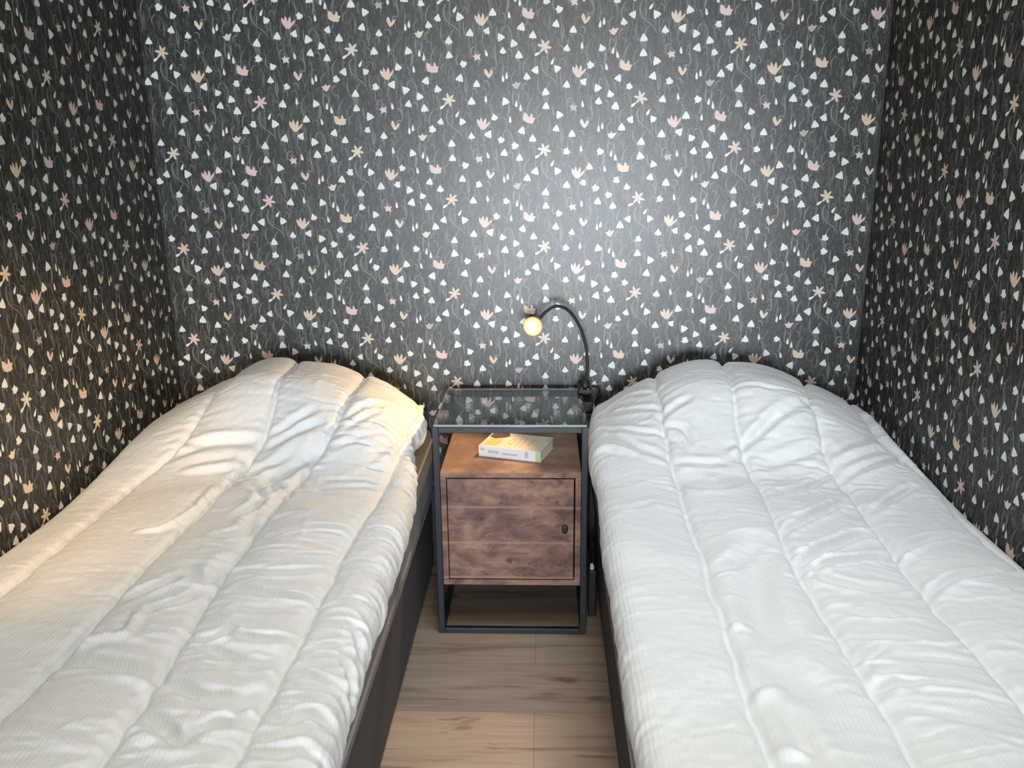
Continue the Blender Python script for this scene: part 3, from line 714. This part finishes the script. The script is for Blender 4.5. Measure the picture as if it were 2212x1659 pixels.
# ------------------------------------------------------------------ gooseneck clip lamp
lamp = empty('clip_lamp', (0.205, 0.335, 0.60), 'lit gooseneck reading lamp clipped to the rear right corner of the nightstand', 'lamp')
LO = Vector(lamp.location)
def L(p): return tuple(Vector(p) - LO)
HEAD = Vector((0.058, 0.275, 0.802))
mb = MB()
def lb(lo, hi): mb.box(L(lo), L(hi))
lb((0.186, 0.286, 0.6005), (0.226, 0.362, 0.613)); lb((0.186, 0.286, 0.545), (0.228, 0.366, 0.577)); lb((0.188, 0.351, 0.577), (0.226, 0.366, 0.6005)); lb((0.196, 0.27, 0.523), (0.226, 0.35, 0.545))
mb.tube([L((0.207, 0.318, 0.612)), L((0.207, 0.318, 0.624)), L((0.209, 0.318, 0.634))], [0.014, 0.012, 0.008], 16)
cl = mb.build('clamp', m_black, lamp, bevel=0.003)
mb = MB()
mb.tube([L((0.196, 0.299, 0.6125)), L((0.196, 0.299, 0.6155))], 0.0028, 12); mb.tube([L((0.213, 0.291, 0.6125)), L((0.213, 0.291, 0.616))], 0.0032, 12)
mb.build('screw', m_chrome, cl, label='bright screw heads on the clamp')
goose = spline([(0.209, 0.318, 0.630), (0.2125, 0.318, 0.672), (0.2065, 0.316, 0.735), (0.187, 0.312, 0.795), (0.155, 0.306, 0.840), (0.121, 0.298, 0.853), (0.094, 0.289, 0.840), (0.076, 0.282, 0.822)], 60)
mb = MB(); mb.tube([L(p) for p in goose], [0.0042 + 0.0004 * (i % 2) for i in range(60)], 12)
mb.build('gooseneck', m_black, lamp, smooth=True)
aim = Vector((-0.70, -0.50, -0.56)).normalized()
cam_dir = (Vector((0.085, -2.06, 1.277)) - HEAD).normalized()
ax = (aim * 0.45 + cam_dir * 0.75).normalized()     # the lens faces the left bed and the foot of the room
u_ = ax.orthogonal().normalized(); w_ = ax.cross(u_)
def lathe(mb, prof, n=28, mi=0):
    b = len(mb.v)
    for d, r_ in prof:
        for k in range(n):
            a = 2 * math.pi * k / n
            mb.v.append(L(HEAD + ax * d + (u_ * math.cos(a) + w_ * math.sin(a)) * r_))
    for i in range(len(prof) - 1):
        for k in range(n):
            mb.f.append((b + i * n + k, b + i * n + (k + 1) % n, b + (i + 1) * n + (k + 1) % n, b + (i + 1) * n + k)); mb.m.append(mi)
mb = MB(); lathe(mb, [(-0.028, 0.0005), (-0.028, 0.008), (-0.022, 0.011), (-0.016, 0.012), (-0.004, 0.021), (0.0, 0.0225), (0.0, 0.0215), (-0.004, 0.0195), (-0.004, 0.0005)])
hd = mb.build('lamp_head', m_black, lamp, smooth=True)
mb = MB(); lathe(mb, [(-0.003, 0.0215), (0.002, 0.0268), (0.008, 0.0275), (0.014, 0.0245), (0.0155, 0.0165), (0.012, 0.0150), (-0.003, 0.0150)])
mb.build('diffuser', m_diff, hd, smooth=True, label='glowing amber lamp rim')
mb = MB(); lathe(mb, [(-0.002, 0.0148), (0.009, 0.0148), (0.0145, 0.0125), (0.0175, 0.007), (0.0185, 0.0004)])
mb.build('bulb', m_bulb, hd, smooth=True, label='bright glowing lamp lens')
cord = spline([(0.216, 0.345, 0.590), (0.232, 0.372, 0.600), (0.252, 0.3775, 0.585), (0.243, 0.378, 0.535), (0.2295, 0.376, 0.44), (0.226, 0.372, 0.28), (0.224, 0.36, 0.16), (0.2205, 0.30, 0.115), (0.2205, 0.20, 0.13), (0.2205, 0.135, 0.150)], 60)
mb = MB(); mb.tube([L(p) for p in cord], 0.0032, 8); mb.build('cord', m_black, lamp, smooth=True)

def lamp_light(name, typ, loc, power, col, **kw):
    d = bpy.data.lights.new(name, typ); d.energy = power; d.color = col
    for k_, v_ in kw.items(): setattr(d, k_, v_)
    o = bpy.data.objects.new(name, d); C.objects.link(o); o.parent = lamp
    o.location = L(loc)
    return o
o = lamp_light('lamp_spot_light', 'SPOT', HEAD + ax * 0.024, 12, (1.0, 0.60, 0.25), spot_size=math.radians(100), spot_blend=0.4, shadow_soft_size=0.012)
o.rotation_euler = aim.to_track_quat('-Z', 'Y').to_euler()
lamp_light('lamp_glow_light', 'POINT', HEAD + ax * 0.030 + Vector((0, 0, -0.004)), 0.10, (1.0, 0.60, 0.30), shadow_soft_size=0.012)

# ------------------------------------------------------------------ adapter on the floor beside the nightstand
ad = empty('power_adapter', (0.2215, 0.115, 0), 'black power adapter standing on the floor between nightstand and right bed', 'adapter')
mb = MB(); mb.box((-0.010, -0.022, 0), (0.012, 0.022, 0.142)); mb.build('body', m_black, ad, bevel=0.003)
mb = MB(); mb.tube([(0.0, -0.008, 0.142), (0.0, -0.008, 0.150), (-0.001, -0.006, 0.158)], [0.0065, 0.006, 0.004], 12); mb.build('plug', mat('white_plug', (0.75, 0.75, 0.75), 0.4), ad, label='small white plug on top')
